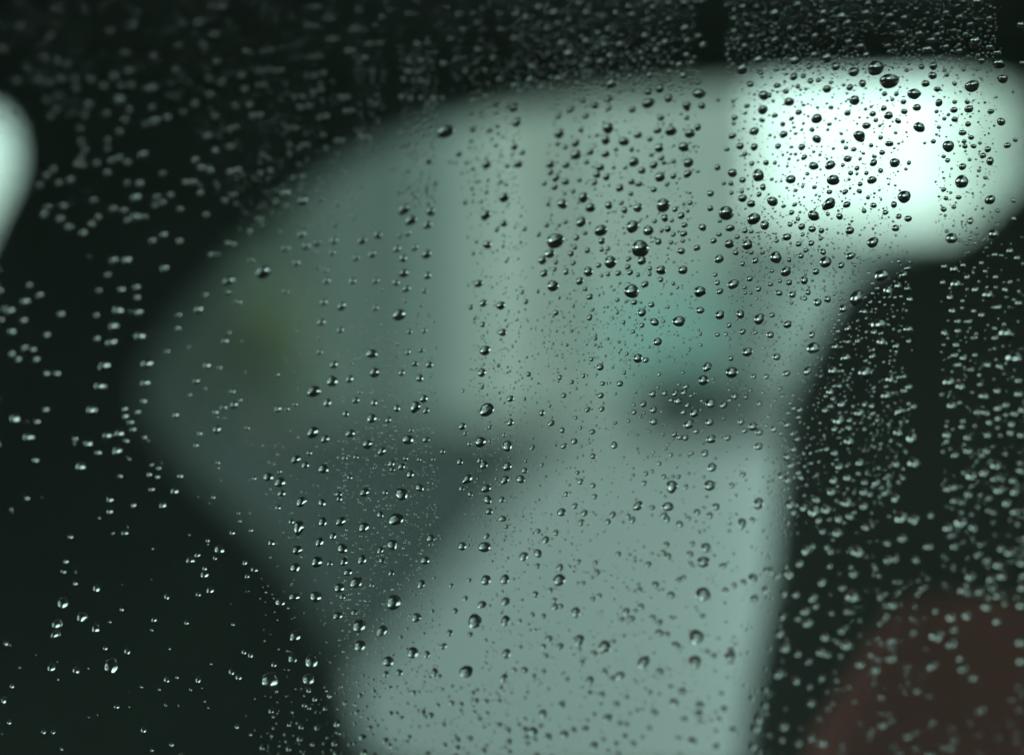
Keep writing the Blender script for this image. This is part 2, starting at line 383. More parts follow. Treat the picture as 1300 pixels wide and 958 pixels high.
# ---------------------------------------------------------------- raindrops
DROPS = "71,13,9.2 108,13,6.9 26,34,9.2 63,48,8.1 3,64,8.1 56,75,8.3 73,79,8.3 86,84,7.8 21,104,7.8 49,103,8.3 63,106,7.4 78,102,9.2 95,101,7.8 97,113,7.8 115,102,8.3 59,128,7.4 73,123,6.9 73,139,7.4 65,148,7.4 132,110,7.8 145,98,10.1 164,91,9.7 154,110,7.4 167,109,9.2 194,112,10.1 185,114,6.9 160,69,8.3 196,73,8.8 168,34,11.1 140,41,8.3 112,134,10.6 108,147,7.8 152,128,12.9 164,140,7.4 135,145,8.3 159,153,8.3 152,168,8.3 193,137,7.8 197,155,12 185,158,7.4 213,150,9.7 102,164,7.8 233,143,7.8 264,173,10.1 274,192,9.2 293,187,7.8 283,9,10.1 270,10,9.2 252,31,9.7 232,31,8.3 271,46,8.8 259,61,9.2 227,60,8.3 276,80,8.3 313,67,8.8 224,90,7.8 307,97,8.8 266,101,8.3 283,105,7.8 311,114,8.8 266,121,8.3 317,134,8.8 299,135,8.3 248,133,8.8 321,148,8.8 273,148,8.3 182,197,12 142,205,8.8 152,201,7.8 162,207,9.2 104,200,7.8 98,209,8.8 106,210,7.4 123,208,7.8 137,220,8.8 248,204,9.2 256,214,9.2 267,217,9.7 292,219,8.8 302,217,10.1 60,223,8.3 68,215,7.8 90,229,9.2 75,233,7.8 51,236,7.8 178,234,10.1 162,233,7.8 236,232,8.8 246,232,9.2 207,221,7.8 103,180,7.8 108,190,7.8 137,178,6.9 137,189,6.9 293,165,8.3 301,162,6.9 15,147,4.6 16,135,2.8 31,142,2.8 39,157,4.1 24,159,3.2 25,180,2.3 33,193,2.3 1,152,2.8 10,122,2.3 584,20,10 600,19,7.2 613,13,6.8 635,19,7.6 606,31,7.6 588,40,8 614,39,6 636,39,8 572,51,7.6 607,65,8.8 626,75,8.4 579,76,6.8 616,90,6.4 591,91,7.2 634,102,7.6 563,82,8.8 530,58,9.6 543,57,7.2 519,78,8 535,78,8 518,92,8.4 532,92,7.2 513,102,7.2 535,103,7.2 510,124,7.6 522,126,7.2 535,125,7.2 551,126,8.8 562,125,6 469,58,9.2 483,57,7.6 442,67,8.8 449,66,6.8 464,75,8 448,40,8.8 455,39,6.4 455,15,8 485,24,8 519,19,8 530,2,8 490,2,7.6 405,11,7.2 396,11,7.2 414,25,7.2 423,25,6.8 394,35,7.2 403,35,6.4 419,52,8 427,51,6.8 404,73,7.6 394,74,6.8 411,94,7.6 400,97,7.6 408,115,7.2 398,117,7.2 374,124,6.8 384,123,6.8 382,137,8 392,135,7.2 415,148,7.2 406,150,6.8 434,125,8.4 442,124,6.8 440,142,8 448,141,6.8 460,174,8.4 469,175,6.4 428,179,7.2 435,179,6.8 376,163,6.8 366,164,6.4 344,217,7.6 331,220,7.6 384,224,7.6 372,226,6.8 411,172,6.4 369,184,6 414,189,6 391,184,6 384,185,6 334,197,6 368,197,6 344,66,7.2 333,67,6.8 358,90,7.2 349,91,6.8 339,90,6.8 330,91,6.8 336,108,6.8 328,109,6.4 331,147,8 566,168,20 552,146,6 522,170,8.8 508,167,5.6 531,169,5.2 599,127,7.2 617,122,6 630,136,8 646,138,7.2 599,147,7.2 601,165,8.8 622,167,7.2 632,162,5.6 599,180,5.6 583,196,8 545,205,8.4 618,209,11.2 593,207,5.6 601,215,5.6 572,206,4.4 579,207,4.4 644,211,6.4 553,233,6.4 636,231,6 643,235,5.2 519,217,6.4 500,215,5.2 437,219,7.2 455,215,6 462,214,4.8 503,188,6 512,188,6 519,188,5.2 630,185,5.6 547,164,5.2 597,188,4.4 604,188,4 705,18,12.4 685,11,10.5 655,21,9.5 669,24,10 695,38,9.5 654,51,10.5 713,57,11.4 723,70,14.3 676,86,10 674,102,10.5 710,101,10.5 654,110,10.5 688,112,9 701,113,7.1 736,114,8.6 736,6,10 745,18,10.5 723,27,9 709,31,7.6 745,54,10.5 768,58,10 788,58,10.9 746,78,9.5 763,79,10.5 775,72,10 739,85,7.6 777,108,14.3 772,39,9 760,43,8.6 798,10,9 782,18,9 802,20,9 820,4,8.6 829,11,8.6 849,6,9.5 869,5,10.5 849,27,10 822,27,8.1 870,37,10.5 819,47,10.5 845,55,10.5 814,68,8.6 833,65,8.6 873,53,9 887,47,8.6 893,58,10 872,71,9 863,83,9.5 850,92,8.6 868,97,10.9 825,97,10.5 800,98,8.6 812,101,7.1 887,93,7.1 878,81,7.6 886,106,8.1 891,3,7.1 878,12,7.1 883,3,6.7 838,114,11.9 823,118,10 849,126,10.9 887,120,14.3 891,135,9.5 872,135,11.4 823,132,14.8 803,140,9 787,119,5.7 772,127,10 773,139,7.1 755,135,10 740,129,8.1 725,140,9.5 709,148,8.6 744,148,8.1 772,163,15.2 710,170,13.3 738,165,7.6 758,172,5.7 769,178,12.4 792,180,12.9 810,172,10 835,166,10 852,167,13.8 876,170,12.9 886,162,9.5 839,150,9 872,150,7.1 825,177,7.6 731,182,10.9 718,187,7.1 708,183,6.7 732,197,13.3 750,193,9.5 769,196,10 782,190,6.2 802,190,7.1 837,188,12.4 868,187,13.8 827,197,6.2 840,201,7.6 855,205,7.1 843,207,6.7 830,210,10.5 805,206,12.9 815,217,10 874,207,12.9 873,221,10.9 886,218,5.2 762,213,10.5 745,206,7.1 719,210,9.5 699,209,10.5 699,219,8.6 706,226,10.5 718,231,10 758,222,10 770,225,9.5 755,232,8.1 736,229,6.7 779,213,5.7 794,213,6.2 838,225,13.3 855,224,8.1 802,231,8.6 811,234,8.6 847,234,6.7 787,239,10.5 830,241,8.1 653,138,11.9 656,156,12.4 653,187,9.5 663,194,7.6 658,209,10.9 691,233,7.1 704,238,8.6 943,89,15.2 953,108,9 966,94,7.6 970,122,12.9 969,140,12.4 968,153,7.1 949,135,7.1 931,129,5.7 933,150,8.1 958,167,11.9 930,173,9.5 940,186,10 958,187,10 923,190,6.7 946,196,7.1 955,208,7.1 973,207,7.6 911,213,8.1 930,220,11.9 963,223,15.7 943,229,8.6 928,233,7.1 919,233,5.7 969,238,8.6 963,77,11.9 946,60,9.5 932,41,9 932,25,9 949,33,8.6 943,10,8.1 954,48,8.6 961,10,8.1 912,128,5.2 947,144,5.2 932,157,5.7 984,19,14.3 1013,7,10.5 1046,19,13.3 1044,30,11.9 1069,23,14.3 1100,19,12.9 1076,30,9.5 1003,38,10.5 984,52,10.5 1008,52,9.5 1035,47,9.5 1059,40,8.6 1078,54,9.5 1093,60,10 1034,71,10.5 1009,78,13.3 1050,75,14.3 998,61,8.1 1061,86,11.4 1084,93,12.9 1100,71,9.5 1028,86,8.6 1102,6,9.5 1118,4,8.6 1130,21,9.5 1148,24,9.5 1167,45,11.4 1145,43,9.5 1189,31,9.5 1201,18,9.5 1218,23,9.5 1241,5,14.3 1232,33,10.5 1256,25,9.5 1238,55,16.7 1183,53,11.9 1177,64,11.9 1201,61,9.5 1218,66,9.5 1256,61,9.5 1266,68,9.5 1268,82,14.3 1246,78,9.5 1185,85,10.5 1170,86,7.6 1296,33,10.9 1298,81,8.1 1184,97,10.5 1127,59,8.1 1135,33,9.5 1158,59,7.6 1226,45,8.1 1211,40,8.1 1190,45,8.1 1112,88,20 1129,104,21.9 1160,120,15.2 1085,128,13.3 1095,107,10 1079,112,9 1008,99,10 1020,98,7.1 1029,104,8.1 1039,103,6.7 987,110,8.1 998,117,7.6 1013,111,6.7 1050,114,10.9 1002,130,12.4 1023,114,4.8 1055,106,5.7 1071,109,5.2 977,122,7.1 982,129,4.8 1123,120,7.1 1138,120,6.7 1133,127,5.7 1147,130,7.6 1175,107,10 1190,114,8.1 1192,131,10 1212,107,6.2 1202,96,6.2 1234,110,17.1 1273,101,12.4 1286,117,3.8 1212,130,6.2 1228,130,6.7 1230,139,10.9 1211,140,9 1189,142,5.7 1258,142,8.1 1271,155,10.9 1212,152,8.1 1199,151,5.7 1204,146,5.2 1229,158,7.6 1192,162,5.7 1122,138,8.1 1108,145,8.6 1099,139,5.2 1106,136,4.8 1128,147,11.4 1148,142,8.6 1164,137,10.5 1140,154,8.1 1112,153,6.7 1167,162,14.3 1117,160,5.2 1055,137,6.7 1038,137,4.8 1076,144,8.6 1014,143,8.6 1020,134,5.2 984,147,7.6 1005,151,6.7 1026,148,4.3 1037,151,13.8 1053,158,6.2 1061,151,4.3 1020,157,4.8 994,158,7.1 1008,162,4.8 1018,165,4.8 1031,165,7.1 1051,165,4.8 995,171,10.5 1010,170,5.2 978,172,4.8 1037,177,11.4 1068,170,5.2 1070,180,6.2 1100,160,10.5 1091,173,14.8 1118,175,6.7 1137,169,5.2 1129,183,9.5 1106,185,6.2 1120,194,7.6 988,186,8.1 1005,187,5.2 1018,187,9.5 1033,193,4.8 1041,197,4.8 1021,200,8.1 1010,196,5.2 1002,202,4.8 994,197,4.3 984,207,5.7 1074,188,6.2 1084,190,7.1 1058,189,4.8 1076,202,10 1092,202,5.2 1110,199,6.2 1109,207,10 1096,195,4.8 1070,210,5.7 1054,210,12.9 1033,211,11.9 1088,214,7.1 1080,220,7.1 1118,217,7.1 1136,207,12.9 1154,207,6.2 1150,215,4.8 1185,180,6.7 1204,186,15.2 1222,169,9 1233,175,7.1 1244,182,5.2 1224,180,6.2 1225,186,7.1 1236,186,7.1 1254,190,8.6 1248,198,8.1 1257,205,10.5 1279,185,8.6 1289,178,6.2 1198,199,5.7 1203,204,6.7 1222,212,9.5 1231,203,5.2 1243,217,5.2 1251,226,5.7 1004,228,12.4 1025,221,5.7 1058,229,15.2 1088,221,4.8 1100,220,6.2 1107,229,11.4 1092,234,6.7 1078,228,4.8 1221,231,17.1 1034,238,6.2 1019,237,5.2 980,228,5.2 1189,171,4.3 1174,182,4.3 33,383,11.5 14,395,11 51,375,9.3 31,407,9.7 16,421,10.6 6,392,7.1 38,362,7.9 2,406,7.5 78,399,9.3 60,425,7.9 32,442,8.8 43,444,7.9 16,449,8.4 24,456,8.4 47,456,8.4 145,331,10.6 162,331,12.8 137,349,7.5 209,341,10.1 126,369,7.5 155,368,9.3 174,365,9.3 175,378,8.4 150,394,13.2 177,397,11 123,400,7.1 145,415,12.8 124,430,8.8 142,435,13.2 178,427,13.7 227,400,7.1 226,417,7.5 212,446,6.2 253,393,11.9 261,374,6.2 290,371,7.5 303,384,7.9 291,357,13.2 291,422,5.7 286,433,8.4 307,433,3.1 297,310,7.5 289,308,6.2 317,293,6.6 319,331,7.5 277,323,4.4 268,323,7.5 228,306,7.9 208,298,7.9 194,306,8.8 173,276,12.3 162,280,7.9 185,276,7.1 144,266,9.7 158,268,8.4 125,276,7.9 117,285,8.8 106,296,9.7 88,289,9.7 77,279,9.3 56,273,8.8 61,264,8.4 81,262,8.8 119,255,8.8 173,252,13.2 229,266,7.5 262,273,7.9 217,248,7.9 207,258,8.4 197,261,7.9 199,251,7.9 297,248,8.8 286,255,7.9 255,246,7.9 514,266,13.6 547,269,11.5 522,280,14.1 543,286,11.1 518,296,8.5 480,299,10.6 508,300,6.4 460,306,10.6 504,316,9.8 527,315,8.5 542,323,11.9 473,323,9.8 452,328,8.5 512,328,10.2 513,347,11.9 543,350,9.8 477,357,8.1 448,357,8.9 503,359,8.9 516,367,9.8 539,369,7.2 415,357,8.9 485,368,4.7 411,384,9.4 434,389,11.1 477,391,7.7 467,383,4.3 515,382,5.5 535,387,5.1 507,400,16.2 531,400,4.3 545,400,4.7 408,409,9.8 432,419,8.5 520,421,7.2 539,420,6.8 505,436,5.1 406,429,5.1 406,447,7.2 472,449,13.2 518,447,7.7 535,445,6.8 424,306,9.8 422,321,7.7 426,286,6.8 383,298,10.6 363,316,9.8 389,313,9.4 403,309,9.4 401,321,5.5 376,334,9.4 335,346,17.9 363,370,7.7 414,343,6.4 404,340,5.5 385,256,12.8 363,246,11.9 409,254,6.4 429,260,6 363,261,7.7 331,279,7.7 355,294,5.5 350,256,7.2 617,273,12.8 640,251,13.2 640,284,9.4 631,292,6.4 591,257,6.8 619,311,11.1 639,313,5.1 601,322,5.5 605,307,5.1 608,360,10.6 595,362,3.8 614,385,10.2 636,388,11.5 598,390,7.2 603,404,5.1 613,412,7.7 638,422,10.6 616,445,13.6 643,332,4.7 594,301,3.8 618,244,6 600,240,5.5 524,245,6 507,245,5.5 448,253,4.7 455,257,4.3 728,243,6.5 717,246,5.5 741,251,13.5 714,259,13.5 696,259,6.5 801,246,7 750,264,12.5 773,261,10.5 793,267,9 789,258,6.5 810,264,12 842,261,18 857,266,7.5 876,258,7 873,268,5.5 868,259,5 865,274,9.5 844,277,10 831,281,6.5 853,280,6 902,246,9 902,265,8 922,271,19 943,252,11 954,259,10.5 929,245,6 964,247,7 942,243,6.5 738,282,13.5 718,282,6.5 694,286,7 710,286,5.5 763,293,16 743,296,6.5 803,288,16.5 823,293,13.5 848,291,8.5 840,293,6 855,298,6.5 869,286,8 868,297,9 892,289,10 914,281,5.5 927,290,10.5 913,298,6.5 946,293,7.5 954,294,6 936,301,6.5 957,278,16.5 971,286,12 666,291,6.5 661,308,4.5 684,298,6.5 732,302,8 705,306,21.5 764,306,9.5 836,307,9 852,308,6 867,306,6 906,306,8 926,310,12 949,311,13.5 813,316,22.6 730,314,7 725,322,8 746,318,8 764,317,6.5 772,316,6.5 698,322,12.5 689,330,12 706,333,6.5 728,334,7 760,337,7.5 775,333,16 798,329,7 815,331,11.5 885,315,8.5 865,319,9.5 934,321,7.5 913,329,11.5 954,321,6 968,321,6 959,331,8.5 943,335,6.5 691,347,10 704,342,6.5 719,345,8.5 747,345,12.5 772,348,6.5 764,350,5 785,347,8 797,339,7.5 800,346,8 810,349,6 825,341,6.5 825,348,6 839,343,12 867,343,12 839,355,7 819,361,9.5 702,363,15 736,357,10.5 743,367,6.5 749,377,8.5 802,370,18.5 855,360,5.5 860,365,5 889,370,14 908,349,6 911,359,7 914,370,8.5 931,361,13.5 952,354,8 945,365,6 963,367,7.5 946,372,5 953,372,5 683,370,5.5 663,371,6 668,383,6.5 710,378,5 706,397,7.5 784,381,6 805,384,8 795,383,4.5 827,387,8 815,397,11 728,388,5 753,393,5 749,403,8 831,409,11 862,408,15 815,413,7 842,408,5.5 792,409,5.5 889,394,10 914,400,12 940,399,11 964,405,14 926,413,7 943,421,8 959,422,6 911,425,6 835,434,11 889,424,5 922,424,5.5 926,430,4.5 949,447,12.5 726,420,5 756,430,5.5 804,421,5.5 772,430,4.5 720,438,4.5 786,434,4.5 751,456,6.5 810,455,12 820,457,8 796,449,5 875,444,4.5 848,390,5 784,397,5 928,455,7 890,438,4.5 1148,250,16.7 1053,259,15.7 1075,260,9.5 1033,274,14.3 981,256,13.3 1073,244,7.6 1091,243,7.1 1102,251,5.7 1109,261,8.1 1135,260,8.6 1053,244,7.1 1010,242,5.7 1009,260,6.2 995,262,5.7 1097,268,6.7 1124,270,7.6 1141,275,7.6 1153,278,9 1066,275,9 1005,270,7.1 1051,272,5.7 1013,278,6.2 1003,285,7.1 1018,288,9 1031,291,9.5 1043,293,7.6 1079,293,10.9 1137,290,9.5 1108,308,14.3 1019,298,5.7 1042,303,5.7 999,301,10.9 986,306,5.7 1014,310,7.6 1030,309,8.1 1023,318,6.7 1045,320,8.1 1080,325,10.9 985,327,15.2 1017,325,7.6 1002,330,6.2 1048,333,14.8 1068,337,8.6 1036,345,9 998,345,13.3 980,344,5.7 1021,356,10.5 1002,359,8.1 990,357,5.7 978,361,6.7 989,372,8.6 1006,374,9.5 1026,371,7.6 1022,379,6.2 1038,384,10.5 1051,380,9.5 1005,385,4.8 980,400,7.6 1000,412,10.5 978,425,9.5 986,453,10 1198,241,6.7 1207,245,4.3 1201,252,6.2 1217,251,6.7 1211,263,6.2 1198,266,7.6 1200,274,4.3 1257,254,12.9 1235,246,3.8 1232,281,8.6 1208,303,14.3 1261,298,11.9 1267,268,6.2 1147,349,9.5 1152,341,8.6 1119,350,16.7 1127,369,13.3 1140,363,10 1152,367,8.6 1155,380,8.1 1088,378,18.1 1071,392,10.9 1097,396,9 1115,412,17.1 1119,435,14.3 1077,417,9.5 1153,418,10.5 1154,433,7.1 1033,442,15.7 1061,440,9.5 1074,454,11.9 1031,425,8.6 1110,422,8.6 1138,439,8.1 1108,452,8.1 1089,433,7.1 1077,434,7.1 1211,342,10.5 1199,339,8.6 1223,337,7.1 1213,361,12.9 1197,359,8.1 1228,352,7.6 1251,345,7.1 1246,334,6.7 1264,352,7.1 1238,368,9.5 1254,375,14.3 1206,378,9.5 1209,395,9.5 1276,368,8.6 1293,385,9.5 1267,390,8.6 1276,424,19 1286,454,19 1199,423,10 1216,420,8.1 1214,438,8.6 1212,451,8.6 1223,454,9 1246,400,8.6 1236,395,6.7 1231,408,7.1 1216,408,8.1 1263,429,8.1 1282,319,9.5 1263,324,8.1 1291,328,8.6 1287,255,6.7 1287,278,6.7 1266,285,4.8 133,464,14 187,462,14 128,491,14.9 185,486,11.7 117,521,13.5 60,474,8.6 73,474,8.6 59,520,8.6 20,531,14 48,535,7.7 37,555,13.5 46,584,8.6 96,557,6.8 113,563,10.8 125,574,7.7 103,592,12.6 137,553,11.7 152,550,11.7 161,559,7.2 149,572,11.7 160,528,9 159,519,7.2 166,536,8.1 169,545,7.7 175,523,7.7 183,509,7.7 184,555,5.9 224,527,9.5 263,464,9.5 250,484,9 261,493,5 279,467,5.9 241,501,5 295,497,7.2 298,514,10.4 305,508,5.4 284,517,7.7 274,523,6.8 276,545,10.4 254,550,6.3 249,565,6.3 277,587,6.3 314,543,5.9 193,590,5.4 202,594,5.9 190,602,7.2 200,605,5.9 193,621,6.8 229,604,7.2 222,623,9.9 153,604,5.9 140,634,9 140,649,8.1 170,641,6.8 207,641,8.6 35,632,6.3 159,676,7.7 271,631,5 323,607,5.4 295,676,7.2 319,673,5.9 303,651,4.1 305,661,4.1 476,473,13 533,480,10 545,463,9.5 527,462,8 424,463,10 422,484,14 399,497,16 416,511,10 444,481,10 452,508,9 475,511,8.5 457,498,5.5 439,525,8 472,531,12 445,550,11 467,564,12.5 485,573,10.5 528,516,13.5 538,506,10.5 541,521,8.5 504,518,9 493,533,8 518,558,13.5 541,558,8.5 522,546,6 510,473,8.5 398,549,15 413,557,10.5 376,583,11.5 388,590,9 411,595,12.5 341,605,12 356,612,13 358,626,9 383,637,13 409,638,10 353,644,7 355,599,6 438,581,6.5 452,580,6.5 393,575,7 353,519,9 365,519,6 375,513,6 353,476,6.5 444,606,7 463,625,11.5 430,627,7.5 431,633,7.5 510,627,16 521,602,10 533,619,10.5 497,588,8.5 510,592,9 498,596,6.5 515,582,6.5 532,583,6 550,583,5 562,573,6.5 503,659,17 462,669,13 433,662,12.5 410,662,11 380,669,15.5 370,662,7 483,653,8.5 489,625,7 612,473,11 618,520,18 587,541,9.5 591,550,5.5 610,561,14 596,563,6 622,560,5 614,590,10.5 609,584,7 584,586,8 594,608,12 644,566,13 644,592,11.5 641,609,11 617,620,11.5 619,634,11 637,634,8 621,649,9 597,627,7 586,620,7 648,506,9 648,536,9 638,658,9 643,668,6.5 612,492,5.5 588,496,5 622,542,6 640,552,5.5 633,464,5.5 929,473,15 898,466,11.5 893,483,13 762,466,9.5 787,487,8.5 763,502,8 793,473,5.5 711,479,7 671,475,7 741,477,6 726,485,6 765,487,6.5 716,502,7 764,519,7.5 746,520,7.5 688,524,8 700,537,8.5 714,546,7.5 752,548,7.5 729,560,8.5 716,566,8 780,565,9 676,568,6.5 732,493,4.5 731,530,5 698,515,4.5 737,543,5 666,506,5 753,579,7.5 737,611,8 753,616,7 733,600,6 719,627,6.5 755,630,7 730,642,8 713,650,11 742,651,8.5 738,663,8.5 778,653,8.5 706,676,7.5 683,674,7 810,642,12 803,660,8.5 772,662,7.5 848,643,13 843,654,8.5 847,659,8.5 853,617,15 901,616,14 904,593,11.5 903,557,12 895,575,9.5 901,535,10.5 902,512,12 882,524,11 875,538,12.5 861,509,9.5 869,498,7.5 871,491,7.5 858,499,8.5 844,499,7.5 829,500,9 817,513,8.5 830,520,9 830,535,9.5 852,508,6.5 884,547,7.5 857,551,7.5 870,555,8.5 863,555,7 919,514,9 933,503,8.5 947,504,6.5 957,478,7 973,478,7 964,512,7 956,541,11.5 964,548,9.5 941,535,8.5 946,546,7 924,555,8.5 963,566,10.5 929,616,7.5 963,639,14 909,643,9.5 901,654,8.5 885,650,8.5 942,664,12 874,658,6.5 828,644,7 798,655,6.5 863,665,9 818,613,7 843,605,6.5 854,605,5.5 861,605,6.5 871,618,6.5 820,601,6.5 828,598,5.5 837,588,6 878,575,6 852,577,5.5 666,597,8 661,608,11 955,660,7.5 943,602,7.5 668,585,5 688,590,5.5 873,514,7 868,523,7 805,523,7 798,534,5.5 781,537,5.5 867,473,5 837,475,5.5 999,474,9.2 1026,471,11.1 1058,471,13.4 1098,473,17.1 1130,481,10.6 1147,478,7.4 1148,496,8.3 1154,491,9.2 1125,502,12.9 1142,522,11.1 1160,516,8.3 1054,497,9.7 1066,490,7.4 1069,513,9.7 1091,524,12.4 1065,533,13.8 1107,515,8.3 1108,525,7.8 1098,513,7.8 1079,533,7.4 1078,543,8.3 1060,544,8.3 1078,560,13.4 1048,521,8.8 1055,516,8.3 1058,506,6.9 1060,575,10.1 1050,570,7.8 1066,592,9.2 1092,587,11.1 1076,606,9.7 1059,609,10.1 1056,624,10.1 1075,637,12.9 1140,549,12 1157,555,13.8 1160,588,15.7 1138,589,10.1 1098,612,8.3 1113,612,9.7 1124,625,8.8 1097,624,10.1 1105,627,6.9 1097,642,10.1 1137,632,10.6 1065,658,10.6 1079,655,9.7 1040,660,8.8 1049,646,11.5 1063,676,12.4 1034,648,17.1 1021,644,10.1 1037,634,9.2 1004,640,11.5 1008,650,7.4 1000,580,10.6 1005,590,8.8 992,604,9.2 1000,609,10.6 1014,600,8.3 1017,606,7.8 1008,570,7.4 1016,520,8.3 983,544,9.2 1000,539,8.3 991,550,6.5 1006,550,6.9 1013,557,6.5 1014,530,7.4 1001,524,6 991,493,5.5 1008,518,5.5 1144,656,15.2 1160,659,12.4 1204,484,12.4 1219,491,12.4 1249,503,12 1208,515,12.4 1202,552,11.1 1202,560,6.9 1254,463,9.2 1233,469,7.4 1217,463,8.3 1266,496,9.2 1269,465,8.3 1293,500,10.1 1293,483,7.8 1267,518,10.1 1277,514,8.8 1251,524,9.7 1241,523,8.8 1288,525,8.8 1297,520,8.8 1267,531,8.8 1256,536,7.8 1284,538,8.8 1283,549,8.8 1254,552,8.8 1296,552,8.8 1228,555,8.8 1221,541,7.4 1238,540,6 1229,572,10.1 1213,577,8.3 1252,572,8.8 1247,578,6.9 1233,604,14.3 1249,600,11.5 1264,590,11.5 1264,607,10.1 1268,621,12 1288,623,10.6 1296,597,9.2 1286,610,9.2 1278,638,10.6 1289,649,10.1 1256,632,7.4 1212,618,9.2 1203,620,8.8 1229,627,9.2 1211,635,7.8 1220,662,13.8 1204,669,11.1 1235,669,10.6 1182,654,8.3 1221,650,5.5 1099,669,9.2 1045,674,7.8 96,740,6 123,746,9.5 81,725,6.5 84,712,7 90,681,6.5 81,765,15 73,792,13.5 71,805,11.5 105,783,13.5 122,797,11 8,816,6.5 155,773,5.5 66,847,11 97,850,9 142,844,19 162,826,8 134,822,6 212,862,7.5 252,862,8 225,859,4.5 196,786,7 193,799,4 237,790,6 242,711,10 251,704,7 279,697,12.5 264,686,5.5 260,721,6 260,729,10.5 267,749,9.5 252,754,6.5 212,757,7 311,714,6.5 314,731,6 323,723,8.5 294,852,8 303,859,8 310,827,6.5 318,831,7 273,708,5.5 296,792,4.5 406,688,11 378,698,12.5 403,713,14.5 375,720,12 435,696,13 437,713,10 460,710,11.5 442,726,10 431,746,12.5 452,739,14.5 483,698,8.5 498,691,12.5 497,727,7.5 374,757,12.5 356,764,11.5 401,757,15 429,781,11 456,794,16.5 485,800,13.5 457,819,14 500,764,19 529,783,11.5 375,807,14 372,835,11.5 396,839,16.5 392,862,15 343,863,21.5 524,828,14.5 542,830,9 493,839,14 507,853,9 535,741,10 540,711,11 547,683,10 587,693,11 615,694,15 617,736,13 641,735,12 612,767,10.5 642,763,11 603,788,18 642,788,12 578,775,7.5 571,803,8.5 597,805,7 563,820,9 592,852,16.5 643,829,11.5 640,860,10 552,853,10 549,775,5 423,680,9 485,711,7.5 472,742,6 450,777,8 435,757,7 419,715,7 348,843,7 345,689,9 490,855,8 558,858,6 509,808,5 591,759,6.5 573,743,6 618,680,7.5 596,736,5.5 665,706,11.5 683,702,11 693,685,9.5 710,736,15.5 711,720,9 683,718,7 758,726,8 735,713,6.5 756,714,6.5 785,703,7 731,777,12.5 704,762,7.5 680,754,8.5 705,770,9 712,769,7 676,780,6.5 690,782,7 753,760,7 761,756,7 736,812,13 768,820,15 711,820,9 697,810,9 690,820,7 693,832,7 817,840,15 795,776,9.5 801,785,9.5 789,786,7.5 814,770,8.5 829,784,8.5 837,790,8.5 837,803,10 847,805,7.5 858,819,10.5 852,755,9.5 832,742,9.5 812,748,7.5 846,691,8 842,701,7.5 848,706,9 823,716,8 862,736,8 868,733,6.5 876,703,8.5 877,716,7.5 879,690,7 893,713,15 896,695,12.5 892,754,17.5 884,808,18.5 882,840,16.5 927,834,15.5 918,718,8.5 956,734,12.5 944,739,8.5 932,743,7.5 972,748,8.5 921,749,7.5 958,760,10.5 973,724,8 892,782,7 749,863,10 768,853,8.5 754,829,8.5 787,857,11 777,861,7.5 838,852,9.5 720,862,6.5 666,850,8.5 653,850,6.5 739,840,7 852,784,6 678,858,6.5 690,852,6.5 807,775,6 928,825,8.5 898,827,6.5 906,832,7.5 779,814,6 736,824,6 680,799,4.5 660,788,5.5 699,749,6.5 740,740,6.5 752,733,5 792,807,5.5 661,821,5.5 1024,698,12.2 1032,693,8.1 1016,715,10.8 1001,728,11.7 979,725,10.4 1044,738,10.4 1089,700,16.7 1146,683,11.3 1127,689,8.1 1128,710,11.3 1137,709,8.6 1163,710,9.5 1179,693,9.5 1084,728,10.8 1083,757,18 1070,746,9 1033,758,10.8 1011,754,9 1023,775,10.8 994,782,9 1026,790,12.6 1014,785,7.7 991,803,10.8 998,821,13.1 990,855,13.5 1011,863,9.9 1043,827,10.8 1027,839,8.6 1048,808,9.9 1075,818,14 1092,842,9.9 1112,848,10.8 1132,834,11.3 1133,813,11.3 1189,805,14.9 1184,843,11.3 1207,782,10.4 1227,780,9.5 1212,798,8.1 1208,815,12.6 1223,848,11.3 1219,834,7.7 1188,775,8.1 1232,731,11.3 1223,748,10.8 1253,711,9.5 1267,716,9.9 1272,730,9.5 1258,734,9 1282,701,9.9 1271,696,9.5 1267,755,9 1252,769,11.7 1244,750,9 1297,767,11.3 1298,745,9.9 1296,813,11.7 1296,837,9.9 1266,787,9 1298,714,10.4 1242,703,9 1212,693,9 1134,767,9 1118,757,8.1 1125,768,6.8 1236,859,8.1 1044,860,7.7 1051,830,7.7 1069,800,7.7 1056,778,6.8 996,753,7.7 1075,775,7.2 1054,718,6.8 1055,700,7.7 1050,694,6.8 1036,768,7.7 988,730,7.2 1014,829,7.7"
rnd = random.Random(11)
GA, GB, GC = TY / 0.45, TX / 0.45, TZ / 0.45
def on_glass(px, py):
    x = (px - 650) / F; z = -(py - 479) / F
    Y = 1.0 / (GA + GB * x + GC * z)
    return Vector((x * Y, Y, CZ + z * Y)), Y
T1 = U.copy(); T2 = N_OUT.cross(T1).normalized()        # T2 points up the glass
if T2.z < 0: T2 = -T2

big = [tuple(map(float, t.split(','))) for t in DROPS.split()]  # some close pairs are two highlights of one blurred drop, entered as drops
